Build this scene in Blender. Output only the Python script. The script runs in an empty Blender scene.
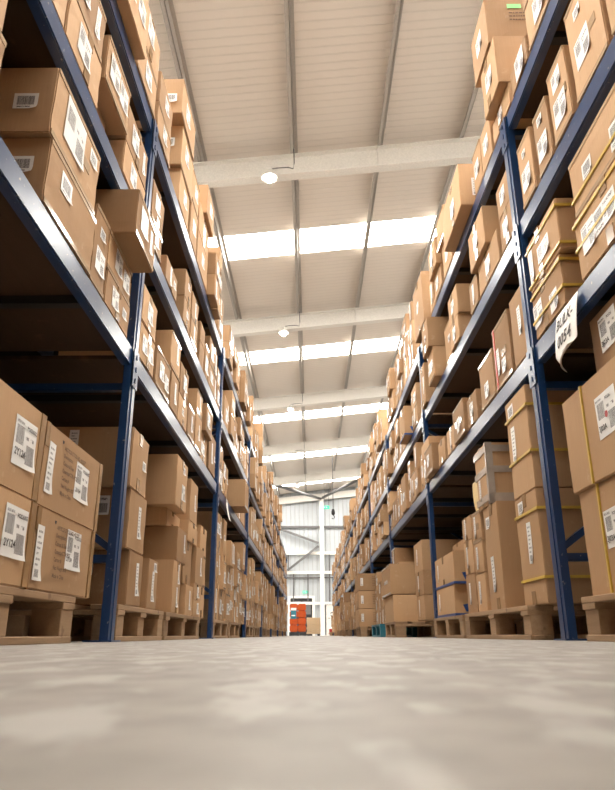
import bpy, bmesh, math, random
from mathutils import Vector, Matrix
R = random.Random(11)
C = bpy.context.scene.collection
D = bpy.data
PI = math.pi

# ------------------------------------------------------------------ helpers
def box(bm, x0, x1, y0, y1, z0, z1, mi=0):
    vs = [bm.verts.new(p) for p in ((x0,y0,z0),(x1,y0,z0),(x1,y1,z0),(x0,y1,z0),(x0,y0,z1),(x1,y0,z1),(x1,y1,z1),(x0,y1,z1))]
    fs = []
    for f in ((0,3,2,1),(4,5,6,7),(0,1,5,4),(1,2,6,5),(2,3,7,6),(3,0,4,7)):
        fc = bm.faces.new([vs[i] for i in f]); fc.material_index = mi; fs.append(fc)
    return vs, fs

def bar(bm, a, b, w, t, mi=0):
    """rectangular bar between two points"""
    a = Vector(a); b = Vector(b); d = (b-a).normalized()
    up = Vector((0,0,1)) if abs(d.z) < .95 else Vector((0,1,0))
    s = d.cross(up).normalized(); u = s.cross(d)
    vs = []
    for p in (a, b):
        for i, j in ((-1,-1),(1,-1),(1,1),(-1,1)):
            vs.append(bm.verts.new(p + s*(i*w/2) + u*(j*t/2)))
    for f in ((0,1,2,3),(7,6,5,4),(0,4,5,1),(1,5,6,2),(2,6,7,3),(3,7,4,0)):
        bm.faces.new([vs[i] for i in f]).material_index = mi

def tube(bm, pts, r, n=8, mi=0):
    rings = []
    pts = [Vector(p) for p in pts]
    for i, p in enumerate(pts):
        d = (pts[min(i+1, len(pts)-1)] - pts[max(i-1, 0)]).normalized()
        up = Vector((0,0,1)) if abs(d.z) < .9 else Vector((1,0,0))
        s = d.cross(up).normalized(); u = s.cross(d)
        rings.append([bm.verts.new(p + (s*math.cos(2*PI*k/n) + u*math.sin(2*PI*k/n))*r) for k in range(n)])
    for a, b in zip(rings, rings[1:]):
        for k in range(n):
            f = bm.faces.new((a[k], a[(k+1)%n], b[(k+1)%n], b[k])); f.smooth = True; f.material_index = mi
    bm.faces.new(rings[0][::-1]); bm.faces.new(rings[-1])

def lathe(bm, prof, n=24, mi=0, c=(0,0,0)):
    rings = []
    for r, z in prof:
        rings.append([bm.verts.new((c[0]+r*math.cos(2*PI*k/n), c[1]+r*math.sin(2*PI*k/n), c[2]+z)) for k in range(n)])
    for a, b in zip(rings, rings[1:]):
        for k in range(n):
            f = bm.faces.new((a[k], a[(k+1)%n], b[(k+1)%n], b[k])); f.smooth = True; f.material_index = mi

def mesh_of(name, bm, mats, bevel=0, seg=1):
    if bevel:
        bmesh.ops.bevel(bm, geom=list(bm.edges), offset=bevel, segments=seg, affect='EDGES', clamp_overlap=True)
    bmesh.ops.recalc_face_normals(bm, faces=bm.faces)
    me = D.meshes.new(name); bm.to_mesh(me); bm.free()
    for m in (mats if isinstance(mats, (list, tuple)) else [mats]): me.materials.append(m)
    return me

def obj(name, me, parent=None, loc=(0,0,0)):
    o = D.objects.new(name, me); C.objects.link(o); o.location = loc
    if parent: o.parent = parent
    return o

def tag(o, label, cat, group=None):
    o['label'] = label; o['category'] = cat
    if group: o['group'] = group
    return o

def struct(name, bm, m, parent=None, bevel=0):
    o = obj(name, mesh_of(name, bm, m, bevel), parent)
    if not parent: o['kind'] = 'structure'
    return o

# ------------------------------------------------------------------ materials
def srgb(r, g, b):
    return tuple(((c/255)/12.92 if c/255 <= .04045 else ((c/255+.055)/1.055)**2.4) for c in (r, g, b)) + (1,)

class NT:
    def __init__(s, name):
        s.m = D.materials.new(name); s.m.use_nodes = True
        s.t = s.m.node_tree; s.b = s.t.nodes['Principled BSDF']
    def n(s, typ, **kw):
        nd = s.t.nodes.new(typ)
        for k, v in kw.items():
            if k.startswith('i_'):
                key = k[2:]
                key = int(key) if key.isdigit() else key.replace('_', ' ')
                nd.inputs[key].default_value = v
            else: setattr(nd, k, v)
        return nd
    def l(s, a, b): s.t.links.new(a, b)
    def math(s, op, a, b=None, clamp=False):
        nd = s.t.nodes.new('ShaderNodeMath'); nd.operation = op; nd.use_clamp = clamp
        for i, v in enumerate((a, b)):
            if v is None: continue
            if isinstance(v, (int, float)): nd.inputs[i].default_value = v
            else: s.l(v, nd.inputs[i])
        return nd.outputs[0]
    def mix(s, fac, a, b):
        nd = s.t.nodes.new('ShaderNodeMix'); nd.data_type = 'RGBA'
        for i, v in ((0, fac), (6, a), (7, b)):
            if isinstance(v, (int, float, tuple)): nd.inputs[i].default_value = v
            else: s.l(v, nd.inputs[i])
        return nd.outputs[2]
    def noise(s, scale, detail=3, vec=None, rough=.5):
        nd = s.n('ShaderNodeTexNoise', i_Scale=scale, i_Detail=detail, i_Roughness=rough)
        if vec is not None: s.l(vec, nd.inputs['Vector'])
        return nd.outputs['Fac']
    def ramp(s, fac, stops):
        nd = s.t.nodes.new('ShaderNodeValToRGB'); s.l(fac, nd.inputs[0])
        el = nd.color_ramp.elements
        while len(el) < len(stops): el.new(.5)
        for e, (p, c) in zip(el, stops): e.position = p; e.color = c
        return nd.outputs[0]
    def obj(s): return s.t.nodes.new('ShaderNodeTexCoord').outputs['Object']
    def bump(s, h, st=.3, dist=.002):
        nd = s.n('ShaderNodeBump', i_Strength=st, i_Distance=dist); s.l(h, nd.inputs['Height']); s.l(nd.outputs[0], s.b.inputs['Normal'])

def plain(name, col, rough=.5, metal=0, spec=.5):
    t = NT(name); t.b.inputs['Base Color'].default_value = col
    t.b.inputs['Roughness'].default_value = rough; t.b.inputs['Metallic'].default_value = metal
    t.b.inputs['Specular IOR Level'].default_value = spec
    v = t.noise(40, 3, t.obj())
    c2 = tuple(x*.82 for x in col[:3]) + (1,)
    t.l(t.mix(v, c2, tuple(min(1, x*1.12) for x in col[:3]) + (1,)), t.b.inputs['Base Color'])
    return t.m

def carton_mat(name, island=False, tint=(1,1,1)):
    t = NT(name); co = t.obj()
    if island:
        rnd = t.n('ShaderNodeNewGeometry').outputs['Random Per Island']
    else:
        rnd = t.n('ShaderNodeObjectInfo').outputs['Random']
    a = tuple(x*k for x, k in zip((.27,.150,.070), tint)) + (1,)
    b = tuple(x*k for x, k in zip((.61,.385,.21), tint)) + (1,)
    base = t.mix(rnd, a, b)
    n1 = t.noise(6, 4, co)
    base = t.mix(t.math('MULTIPLY', n1, .45), base, tuple(x*k for x, k in zip((.50,.33,.20), tint)) + (1,))
    # faint vertical fluting and fibre flecks
    mp = t.n('ShaderNodeMapping'); t.l(co, mp.inputs[0]); mp.inputs['Scale'].default_value = (140, 140, 6)
    n2 = t.noise(1, 2, mp.outputs[0])
    base = t.mix(t.math('MULTIPLY', n2, .25), base, (.30,.17,.08,1))
    # scuffs
    n3 = t.noise(14, 5, co, .7)
    sc = t.ramp(n3, [(.62, (0,0,0,1)), (.74, (1,1,1,1))])
    base = t.mix(t.math('MULTIPLY', sc, .28), base, (.72,.58,.42,1))
    t.l(base, t.b.inputs['Base Color'])
    t.b.inputs['Roughness'].default_value = .72
    t.b.inputs['Specular IOR Level'].default_value = .25
    t.bump(t.math('ADD', n2, t.math('MULTIPLY', t.noise(9, 2, co), 3)), .35, .0015)
    return t.m

M = {}
M['carton'] = carton_mat('kraft_cardboard')
M['carton_far'] = carton_mat('kraft_cardboard_far', True)
M['tape'] = plain('brown_packing_tape', (.33,.20,.10,1), .18, 0, .8)
M['clear'] = plain('clear_packing_tape', (.46,.32,.20,1), .10, 0, 1.0)
M['band'] = plain('clear_plastic_band', (.42,.36,.31,1), .15, 0, .9)
M['yellow'] = plain('yellow_strap', (.62,.42,.07,1), .35)
M['red'] = plain('red_tape', (.55,.03,.02,1), .4)
M['blue_tape'] = plain('blue_tape', (.02,.06,.22,1), .4)
M['teal'] = plain('teal_paint', (.02,.16,.22,1), .5)
M['green'] = plain('green_sticker', (.30,.85,.28,1), .5)
M['ink'] = plain('black_ink', (.03,.02,.02,1), .6)
M['brownink'] = plain('printed_ink', (.13,.07,.035,1), .7)
M['paper'] = plain('white_paper', (.82,.80,.77,1), .55)
M['envelope'] = plain('yellow_paper', (.78,.60,.32,1), .6)
M['white_paint'] = plain('white_painted_steel', (.86,.83,.78,1), .5)
M['purlin'] = plain('galvanised_steel', (.46,.42,.38,1), .5)
M['grey_steel'] = plain('grey_steel', (.15,.145,.145,1), .5, .2)
M['dark'] = plain('dark_rubber', (.02,.02,.022,1), .6)
M['orange'] = plain('orange_wrap', (.50,.085,.02,1), .2)
M['pale_wood'] = plain('pale_boards', (.60,.44,.27,1), .6)
M['redpaint'] = plain('red_paint', (.50,.03,.03,1), .4)
M['panel_dark'] = plain('shade_black', (.012,.007,.005,1), .8)  # near-black colour stands in for the shade deep inside the racks

t = NT('blue_rack_paint')
co = t.obj()
c = t.mix(t.noise(5, 4, co), (.006,.032,.105,1), (.014,.052,.155,1))
chip = t.ramp(t.noise(60, 4, co), [(.68, (0,0,0,1)), (.72, (1,1,1,1))])
t.l(t.mix(chip, c, (.25,.25,.26,1)), t.b.inputs['Base Color'])
t.b.inputs['Roughness'].default_value = .28; t.b.inputs['Specular IOR Level'].default_value = .8
t.bump(t.noise(12, 2, co), .15, .003)
M['blue'] = t.m

def wood(name, a, b):
    t = NT(name); co = t.obj(); mp = t.n('ShaderNodeMapping'); t.l(co, mp.inputs[0]); mp.inputs['Scale'].default_value = (30, 3, 30)
    n = t.noise(1.5, 5, mp.outputs[0], .65)
    rnd = t.n('ShaderNodeObjectInfo').outputs['Random']
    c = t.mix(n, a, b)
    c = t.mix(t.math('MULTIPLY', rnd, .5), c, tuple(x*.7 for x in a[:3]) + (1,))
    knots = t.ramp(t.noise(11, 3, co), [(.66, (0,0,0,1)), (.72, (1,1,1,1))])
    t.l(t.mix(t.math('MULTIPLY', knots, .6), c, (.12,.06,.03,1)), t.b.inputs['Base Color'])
    t.b.inputs['Roughness'].default_value = .75
    t.bump(n, .5, .003)
    return t.m
M['wood'] = wood('pallet_wood', (.24,.14,.07,1), (.50,.33,.19,1))
M['chip'] = wood('chipboard_deck', (.05,.025,.012,1), (.085,.045,.022,1))  # deck colour darkened to deepen the shade under the shelves

# concrete floor
t = NT('concrete_floor'); co = t.obj()
n1 = t.noise(1.2, 6, co, .6); n2 = t.noise(20, 5, co, .6); n3 = t.noise(160, 4, co, .7)
c = t.mix(n1, (.222,.200,.180,1), (.28,.255,.232,1))
patch = t.ramp(n2, [(.42, (0,0,0,1)), (.62, (1,1,1,1))])
c = t.mix(t.math('MULTIPLY', patch, .6), c, (.16,.148,.132,1))
mp = t.n('ShaderNodeMapping'); t.l(co, mp.inputs[0]); mp.inputs['Scale'].default_value = (22, 9, 1); mp.inputs['Rotation'].default_value = (0, 0, .25)
smear = t.ramp(t.noise(1.3, 3, mp.outputs[0]), [(.52, (0,0,0,1)), (.60, (1,1,1,1))])
c = t.mix(t.math('MULTIPLY', smear, .75), c, (.36,.345,.32,1))
sp = t.ramp(n3, [(.30, (1,1,1,1)), (.38, (0,0,0,1))])
c = t.mix(t.math('MULTIPLY', sp, .35), c, (.15,.13,.11,1))
t.l(c, t.b.inputs['Base Color'])
t.l(t.math('ADD', t.math('MULTIPLY', n2, .25), .42), t.b.inputs['Roughness'])
t.b.inputs['Specular IOR Level'].default_value = .35
t.bump(t.math('ADD', n2, n3), .25, .001)
M['floor'] = t.m

def ribbed(name, col, axis, period, depth, dark):
    """profiled metal sheet: ribs run across `axis`"""
    t = NT(name); co = t.obj(); s = t.n('ShaderNodeSeparateXYZ'); t.l(co, s.inputs[0])
    v = t.math('FRACT', t.math('DIVIDE', s.outputs[axis], period))
    tri = t.math('ABSOLUTE', t.math('SUBTRACT', v, .5))
    rib = t.ramp(tri, [(.0, (1,1,1,1)), (.07, (1,1,1,1)), (.13, (0,0,0,1)), (1, (0,0,0,1))])
    c = t.mix(t.math('MULTIPLY', t.noise(.7, 4, co), .5), col, tuple(x*.86 for x in col[:3]) + (1,))
    t.l(t.mix(t.math('MULTIPLY', rib, dark), c, (.30,.27,.24,1)), t.b.inputs['Base Color'])
    t.b.inputs['Roughness'].default_value = .45
    t.bump(rib, .8, depth)
    return t.m
M['roof'] = ribbed('roof_liner_sheet', (.84,.765,.69,1), 1, .15, .006, .10)
M['clad'] = ribbed('wall_cladding', (.50,.53,.56,1), 0, .25, .02, .28)
M['clad_side'] = ribbed('side_cladding', (.66,.66,.66,1), 1, .25, .03, .3)

t = NT('daylit_skylight_sheet')
t.b.inputs['Base Color'].default_value = (.9,.9,.88,1)
t.b.inputs['Emission Color'].default_value = (1,.965,.89,1)
t.b.inputs['Emission Strength'].default_value = 20.0
M['sky'] = t.m
t = NT('lit_lamp_glass')
t.b.inputs['Emission Color'].default_value = (1,.93,.80,1); t.b.inputs['Emission Strength'].default_value = 130
M['lamp'] = t.m
t = NT('lit_exit_sign')
t.b.inputs['Base Color'].default_value = (.05,.55,.35,1)
t.b.inputs['Emission Color'].default_value = (.15,.7,.42,1); t.b.inputs['Emission Strength'].default_value = .35
M['exit'] = t.m
t = NT('clear_diffuser'); t.b.inputs['Base Color'].default_value = (.9,.95,.93,1); M['diff'] = t.m

# printed labels: drawn with rectangles in the label's own UV square
def label_mat(name, bars, texts, fine=34, paper=(.80,.79,.77,1)):
    t = NT(name); uv = t.n('ShaderNodeTexCoord').outputs['UV']; s = t.n('ShaderNodeSeparateXYZ'); t.l(uv, s.inputs[0])
    u, v = s.outputs[0], s.outputs[1]
    def rect(x0, y0, x1, y1):
        a = t.math('MULTIPLY', t.math('GREATER_THAN', u, x0), t.math('LESS_THAN', u, x1))
        b = t.math('MULTIPLY', t.math('GREATER_THAN', v, y0), t.math('LESS_THAN', v, y1))
        return t.math('MULTIPLY', a, b)
    ink = None
    mp = t.n('ShaderNodeMapping'); t.l(uv, mp.inputs[0]); mp.inputs['Scale'].default_value = (fine, .01, 1)
    bn = t.math('GREATER_THAN', t.noise(3, 2, mp.outputs[0]), .47)
    for r in bars:
        k = t.math('MULTIPLY', rect(*r), t.math('ADD', t.math('MULTIPLY', bn, .75), .12))
        ink = k if ink is None else t.math('MAXIMUM', ink, k)
    mp2 = t.n('ShaderNodeMapping'); t.l(uv, mp2.inputs[0]); mp2.inputs['Scale'].default_value = (30, 8, 1)
    tn = t.math('GREATER_THAN', t.noise(1.5, 2, mp2.outputs[0]), .47)
    for r in texts:
        k = t.math('MULTIPLY', rect(*r), t.math('MULTIPLY', tn, .85))
        ink = k if ink is None else t.math('MAXIMUM', ink, k)
    t.l(t.mix(ink, paper, (.05,.04,.045,1)), t.b.inputs['Base Color'])
    t.b.inputs['Roughness'].default_value = .4
    return t.m
LM = {
 'square': label_mat('label_two_barcodes', [(.08,.46,.42,.84),(.56,.10,.93,.50)], [(.06,.88,.45,.95),(.52,.72,.94,.80),(.52,.60,.80,.66)]),
 'square_text': label_mat('label_two_barcodes_blank', [(.08,.44,.42,.82),(.58,.10,.94,.50)], [(.52,.60,.66,.67),(.74,.60,.88,.67)]),
 'tall': label_mat('label_tall', [(.22,.06,.78,.20)], [(.2,.86,.8,.90),(.2,.76,.62,.80),(.2,.66,.8,.70),(.2,.56,.72,.60),(.2,.46,.5,.50),(.2,.36,.8,.40),(.2,.26,.6,.30)], 26),
 'small': label_mat('label_small_barcode', [(.14,.24,.86,.82)], [(.14,.08,.7,.17)], 22),
 'wide': label_mat('label_wide', [(.05,.30,.40,.88),(.62,.12,.94,.60)], [(.05,.10,.40,.22),(.48,.76,.92,.88),(.48,.30,.58,.60)], 40),
}
LS = {'square': (.105,.10), 'square_text': (.115,.105), 'tall': (.05,.15), 'small': (.055,.042), 'wide': (.15,.08)}

# label templates: a slightly curled sheet, u -> local +y (mirrored for the right side), v -> +z, normal +x
def label_template(kind, mirror=False, curl=0.0):
    bm = bmesh.new(); uvl = bm.loops.layers.uv.new('UV'); n = 6; g = []
    for i in range(n+1):
        row = []
        for j in range(n+1):
            a, b = i/n, j/n
            lift = .0012 + curl*max(0, (a-b) - .55)**2
            row.append((bm.verts.new((lift, (a-.5), (b-.5))), a, b))
        g.append(row)
    for i in range(n):
        for j in range(n):
            q = [g[i][j], g[i+1][j], g[i+1][j+1], g[i][j+1]]
            f = bm.faces.new([p[0] for p in q]); f.smooth = True
            for lp, p in zip(f.loops, q): lp[uvl].uv = (1-p[1] if mirror else p[1], p[2])
    me = D.meshes.new('shipping_label'); bm.to_mesh(me); bm.free(); me.materials.append(LM[kind])
    return me
# seen from the aisle: on left cartons (face +x) the viewer sees +y to the right; on right cartons (label turned 180 deg) also handled by the turn
LT = {k: label_template(k, False, .035) for k in LM}

# ------------------------------------------------------------------ geometry constants
F = {-1: .741, 1: .939}            # aisle faces of the two racks
H = [0, 1.124, 1.725, 2.313]       # beam centre heights
BH = .085
DECK = [.137] + [h + BH/2 for h in H[1:]]
P0, BAY = 2.69, 2.75
DEP = .95
ROOFS, RZ = .105, 7.30              # roof slope (rises to the right) and rafter soffit at x=0
ZW = 39.4
BAYS = {-1: 10, 1: 13}               # bays, counting the one beside the camera

# ------------------------------------------------------------------ camera model (for choosing what is in view)
f_, pi_, ya_, ro_, h_ = 685.2, .3373, -.0036, .0032, .021
def proj(X, Y, Z):
    Z = Z - h_
    x = X*math.cos(ya_) - Y*math.sin(ya_); y = X*math.sin(ya_) + Y*math.cos(ya_)
    d = y*math.cos(pi_) + Z*math.sin(pi_); u = -y*math.sin(pi_) + Z*math.cos(pi_)
    if d < .05: return None
    return (307.5 + f_*(x*math.cos(ro_) - u*math.sin(ro_))/d, 395 - f_*(x*math.sin(ro_) + u*math.cos(ro_))/d)

# ------------------------------------------------------------------ the setting
bm = bmesh.new(); box(bm, -10, 10, -9, ZW+.3, -.2, 0); struct('floor', bm, M['floor'])

def rz(x): return RZ + ROOFS*x
SHEET = .62                          # sheet height above rafter soffit
RAFT = [9.62 + 6.07*k for k in range(-3, 5)]
SKYS = [(-1.6, -1.0), (1.2, 2.5), (4.1, 5.3)] + [(RAFT[k] + 2.55, RAFT[k] + 3.5) for k in range(3, 8)]  # first three are unseen skylights, added to light the near cartons
def slab(bm, y0, y1, dz0=SHEET, dz1=SHEET+.06, x0=-10, x1=10):
    vs = [bm.verts.new(p) for p in ((x0,y0,rz(x0)+dz0),(x1,y0,rz(x1)+dz0),(x1,y1,rz(x1)+dz0),(x0,y1,rz(x0)+dz0),
                                    (x0,y0,rz(x0)+dz1),(x1,y0,rz(x1)+dz1),(x1,y1,rz(x1)+dz1),(x0,y1,rz(x0)+dz1))]
    for f in ((0,3,2,1),(4,5,6,7),(0,1,5,4),(1,2,6,5),(2,3,7,6),(3,0,4,7)): bm.faces.new([vs[i] for i in f])
bm = bmesh.new(); edges = sorted(SKYS); y = -9
for a, b in edges:
    slab(bm, y, a); y = b
slab(bm, y, ZW+.3)
struct('ceiling', bm, M['roof'])
for i, (a, b) in enumerate(edges):
    bm = bmesh.new(); slab(bm, a, b, SHEET+.01, SHEET+.05)
    w = struct('window_%d' % (i+1), bm, M['sky'])
    bm = bmesh.new(); slab(bm, (a+b)/2-.008, (a+b)/2+.008, SHEET-.005, SHEET+.009)
    obj('glazing_bar', mesh_of('glazing_bar', bm, M['purlin']), w)
tn = [0]
def trim(bm, m, bevel=0):
    tn[0] += 1
    return struct('trim_%d' % tn[0], bm, m, None, bevel)
# rafters: I sections following the slope
for yr in RAFT:
    bm = bmesh.new()
    slab(bm, yr-.09, yr+.09, 0, .018); slab(bm, yr-.09, yr+.09, .382, .40); slab(bm, yr-.006, yr+.006, .018, .382)
    for xs in (-6.5, -3.35, 1.17, 4.2, 7.2):                       # web stiffeners
        box(bm, xs-.008, xs+.008, yr-.085, yr+.085, rz(xs)+.02, rz(xs)+.38)
    trim(bm, M['white_paint'])
# purlins: Z sections along the aisle with sleeve bolts at every rafter
for xp in (-8.8, -7.4, -6.0, -4.6, -3.22, -1.80, -.25, 1.22, 2.62, 4.05, 5.5, 6.9, 8.3):
    bm = bmesh.new(); z = rz(xp) + .402
    box(bm, xp-.005, xp+.005, -8.9, ZW, z, z+.20)
    box(bm, xp-.06, xp+.005, -8.9, ZW, z, z+.006); box(bm, xp-.005, xp+.06, -8.9, ZW, z+.196, z+.205)
    trim(bm, M['purlin'])
# end wall, side walls, wall behind
bm = bmesh.new(); box(bm, -10, 10, ZW, ZW+.15, 0, 9.2); struct('wall_end', bm, M['clad'])
bm = bmesh.new(); box(bm, -10, 10, -9.15, -9, 0, 9.2); struct('wall_back', bm, M['clad'])
bm = bmesh.new(); box(bm, -10.15, -10, -9, ZW, 0, 9.2); struct('wall_left', bm, M['clad_side'])
bm = bmesh.new(); box(bm, 10, 10.15, -9, ZW, 0, 9.2); struct('wall_right', bm, M['clad_side'])
# end wall steel
bm = bmesh.new()
box(bm, .55, .57, ZW-.32, ZW-.12, 0, rz(.6)+.35); box(bm, .53, .75, ZW-.13, ZW-.10, 0, rz(.6)+.35); box(bm, .53, .75, ZW-.34, ZW-.31, 0, rz(.6)+.35)
box(bm, .45, .83, ZW-.42, ZW-.05, 0, .03)
trim(bm, M['white_paint'])
for zz, hh, mm in ((5.85,.10,'grey_steel'), (4.38,.16,'white_paint'), (3.32,.16,'white_paint'), (3.05,.06,'grey_steel'), (1.68,.14,'white_paint')):
    bm = bmesh.new(); box(bm, -6, 6, ZW-.14, ZW-.01, zz-hh/2, zz+hh/2); trim(bm, M[mm])
for a, b in (((-1.75, 5.72), (.45, 4.92)), ((.45, 4.75), (-1.3, 3.42)), ((-1.75, 4.0), (-3.6, 2.2))):
    bm = bmesh.new(); bar(bm, (a[0], ZW-.24, a[1]), (b[0], ZW-.24, b[1]), .09, .12); trim(bm, M['grey_steel'])
for xx, z0, z1 in ((-.95,1.75,3.25), (-.15,1.75,3.25), (1.05,1.75,4.3), (-1.25,3.4,4.3)):
    bm = bmesh.new(); box(bm, xx-.03, xx+.03, ZW-.13, ZW-.01, z0, z1); trim(bm, M['grey_steel'])
# roof wind bracing in the last bay, under the purlins
yb0, yb1 = RAFT[-1]+.1, ZW-.3
for a, b in (((-1.9, yb0), (.6, yb1)), ((.7, yb1), (2.9, yb0))):
    bm = bmesh.new(); tube(bm, [(a[0], a[1], rz(a[0])+.1), (b[0], b[1], rz(b[0])+.05)], .075, 10); trim(bm, M['grey_steel'])
bm = bmesh.new(); slab(bm, ZW-.3, ZW-.12, .0, .02); slab(bm, ZW-.22, ZW-.20, .0, .38); trim(bm, M['white_paint'])
# doors in the end wall
bm = bmesh.new(); box(bm, -1.12, .08, ZW-.06, ZW-.01, 0, 1.95)
d1 = struct('door_1', bm, M['dark'])
bm = bmesh.new()
box(bm, -1.24, -1.12, ZW-.12, ZW-.01, 0, 2.07); box(bm, .08, .22, ZW-.12, ZW-.01, 0, 2.07); box(bm, -1.12, .08, ZW-.12, ZW-.01, 1.95, 2.07)
obj('door_frame', mesh_of('door_frame', bm, M['white_paint']), d1)
bm = bmesh.new(); box(bm, -1.0, -.55, ZW-.08, ZW-.055, 1.1, 1.8); box(bm, -.45, 0, ZW-.08, ZW-.055, 1.1, 1.8)
obj('door_pane', mesh_of('door_pane', bm, M['grey_steel']), d1)
bm = bmesh.new(); box(bm, .84, 1.62, ZW-.06, ZW-.01, 0, 1.6)
d2 = struct('door_2', bm, M['white_paint'])
bm = bmesh.new(); box(bm, .80, .84, ZW-.10, ZW-.01, 0, 1.62); box(bm, 1.62, 1.66, ZW-.10, ZW-.01, 0, 1.62); box(bm, .80, 1.66, ZW-.1, ZW-.01, 1.6, 1.64)
obj('door_frame', mesh_of('door_frame', bm, M['grey_steel']), d2)
bm = bmesh.new(); tube(bm, [(.95, ZW-.06, .9), (.95, ZW-.10, .9), (1.07, ZW-.10, .9)], .012)
obj('door_handle', mesh_of('door_handle', bm, M['dark']), d2)

# exit signs
def exit_sign(loc, w, hh, drop, label):
    bm = bmesh.new(); box(bm, -w/2, w/2, -.03, .03, -hh/2, hh/2)
    e = obj('exit_sign', mesh_of('exit_sign', bm, M['exit'], .006), None, loc); tag(e, label, 'sign')
    # running figure and arrow in white on the face
    bm = bmesh.new(); s = hh
    bar(bm, (-.05*s, -.033, .15*s), (.05*s, -.033, -.08*s), .01, .10*s); bar(bm, (.05*s,-.033,-.08*s), (-.12*s,-.033,-.32*s), .01, .07*s)
    bar(bm, (.03*s,-.033,-.08*s), (.2*s,-.033,-.2*s), .01, .07*s); bar(bm, (-.2*s,-.033,.02*s), (.14*s,-.033,.10*s), .01, .06*s)
    box(bm, -.12*s, .0, -.038, -.030, .2*s, .34*s)
    box(bm, -.8*s, -.45*s, -.038, -.030, -.05*s, .05*s); bar(bm, (-.85*s,-.033,0), (-.62*s,-.033,.2*s), .01, .08*s); bar(bm, (-.85*s,-.033,0), (-.62*s,-.033,-.2*s), .01, .08*s)
    obj('pictogram', mesh_of('pictogram', bm, M['diff']), e)
    if drop:
        bm = bmesh.new(); tube(bm, [(-w*.35,0,hh/2),(-w*.35,0,hh/2+drop)], .008); tube(bm, [(w*.35,0,hh/2),(w*.35,0,hh/2+drop)], .008)
        obj('hanger', mesh_of('hanger', bm, M['grey_steel']), e)
exit_sign((.80, RAFT[-1], 6.0), .30, .17, 1.3, 'lit green exit sign hung from the roof in front of the white column')
exit_sign((-.28, ZW-.04, 2.28), .34, .15, 0, 'green exit sign above the dark doorway in the end wall')

# pendant high bay lamps
for i, yr in enumerate(RAFT[3:8]):
    x, zl = -.64, 7.02
    L = D.objects.new('pendant_lamp', None); C.objects.link(L); L.location = (x, yr-.25, zl)
    nm = ['nearest and largest lit pendant lamp under the closest white rafter',
          'second lit pendant lamp from the camera, under the second rafter',
          'third lit pendant lamp along the row above the aisle',
          'fourth lit pendant lamp, small, far along the roof',
          'farthest lit pendant lamp, close to the end wall bracing'][i]
    tag(L, nm, 'lamp', 'pendant lamps above the aisle')
    bm = bmesh.new(); lathe(bm, [(.0,.20),(.05,.20),(.06,.12),(.10,.10),(.13,.04),(.13,.03),(.095,.09),(.0,.095)])
    obj('reflector', mesh_of('reflector', bm, M['white_paint']), L)
    bm = bmesh.new(); bmesh.ops.create_uvsphere(bm, u_segments=16, v_segments=10, radius=.062); 
    for f in bm.faces: f.smooth = True
    obj('bulb', mesh_of('bulb', bm, M['lamp']), L, (0,0,.02))
    bm = bmesh.new(); zt = rz(-.25)+.40-zl
    tube(bm, [(.39,.04,zt-.02),(.40,.03,zt-.30),(.38,.02,zt-.42),(.30,.01,zt-.40),(.12,0,zt-.42),(.0,0,zt-.44),(0,0,.19)], .009)
    obj('cable', mesh_of('cable', bm, M['grey_steel']), L)
# hanging hoist line on the right
hl = D.objects.new('hanging_hook', None); C.objects.link(hl); hl.location = (1.0, 30, 5.0)
tag(hl, 'dark hook on a thin cable hanging from the roof right of the column', 'hook')
bm = bmesh.new(); tube(bm, [(.0,0,.22),(.0,0,2.6)], .016); obj('cable', mesh_of('cable', bm, M['grey_steel']), hl)
bm = bmesh.new(); lathe(bm, [(.0,.26),(.05,.24),(.08,.12),(.08,.02),(.04,-.02),(0,-.03)], 14)
tube(bm, [(0,0,-.02),(.05,0,-.08),(.05,0,-.15),(0,0,-.19),(-.06,0,-.16)], .02)
obj('hook_block', mesh_of('hook_block', bm, M['dark']), hl)

# ------------------------------------------------------------------ racks
def upright_mesh(h, big=True):
    bm = bmesh.new()                                              # open C section, web towards the aisle (+x side), lips back
    w, d, tk = .082, .032, .004
    box(bm, -tk, 0, -w/2, w/2, .006, h)                           # web
    box(bm, -d, -tk, -w/2, -w/2+tk, .006, h); box(bm, -d, -tk, w/2-tk, w/2, .006, h)
    box(bm, -d, -d+tk, -w/2+tk, -w/2+.02, .006, h); box(bm, -d, -d+tk, w/2-.02, w/2-tk, .006, h)
    box(bm, .0, .004, -.014, .014, .006, h)                       # stiffening rib
    return mesh_of('upright', bm, M['blue'])
def base_mesh():
    bm = bmesh.new(); box(bm, -.085, .02, -.065, .065, 0, .006)
    return mesh_of('base_plate', bm, M['blue'])
ME_BASE = base_mesh()
def beam_mesh():
    bm = bmesh.new(); L = BAY-.085-.006
    box(bm, -.042, -.004, -L/2, L/2, -BH/2, BH/2)
    bmesh.ops.bevel(bm, geom=list(bm.edges), offset=.005, segments=2, affect='EDGES')
    return mesh_of('beam', bm, M['blue'])
def conn_mesh():
    bm = bmesh.new(); box(bm, .0045, .008, -.040, .040, -.125, .040)
    for z in (-.095, -.045, .01): box(bm, .008, .011, -.006, .006, z-.01, z+.01)
    return mesh_of('beam_connector', bm, M['blue'])
ME_BEAM = beam_mesh(); ME_CONN = conn_mesh()
ME_UP = upright_mesh(H[3]+BH/2-.001)
def deck_mesh():
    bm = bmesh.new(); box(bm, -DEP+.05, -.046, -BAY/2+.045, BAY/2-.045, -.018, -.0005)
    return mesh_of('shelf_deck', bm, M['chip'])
ME_DECK = deck_mesh()
def deckbar_mesh():
    bm = bmesh.new(); box(bm, -DEP+.05, -.046, -.02, .02, -.05, -.019)
    return mesh_of('deck_support', bm, M['dark'])
ME_DB = deckbar_mesh()
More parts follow.
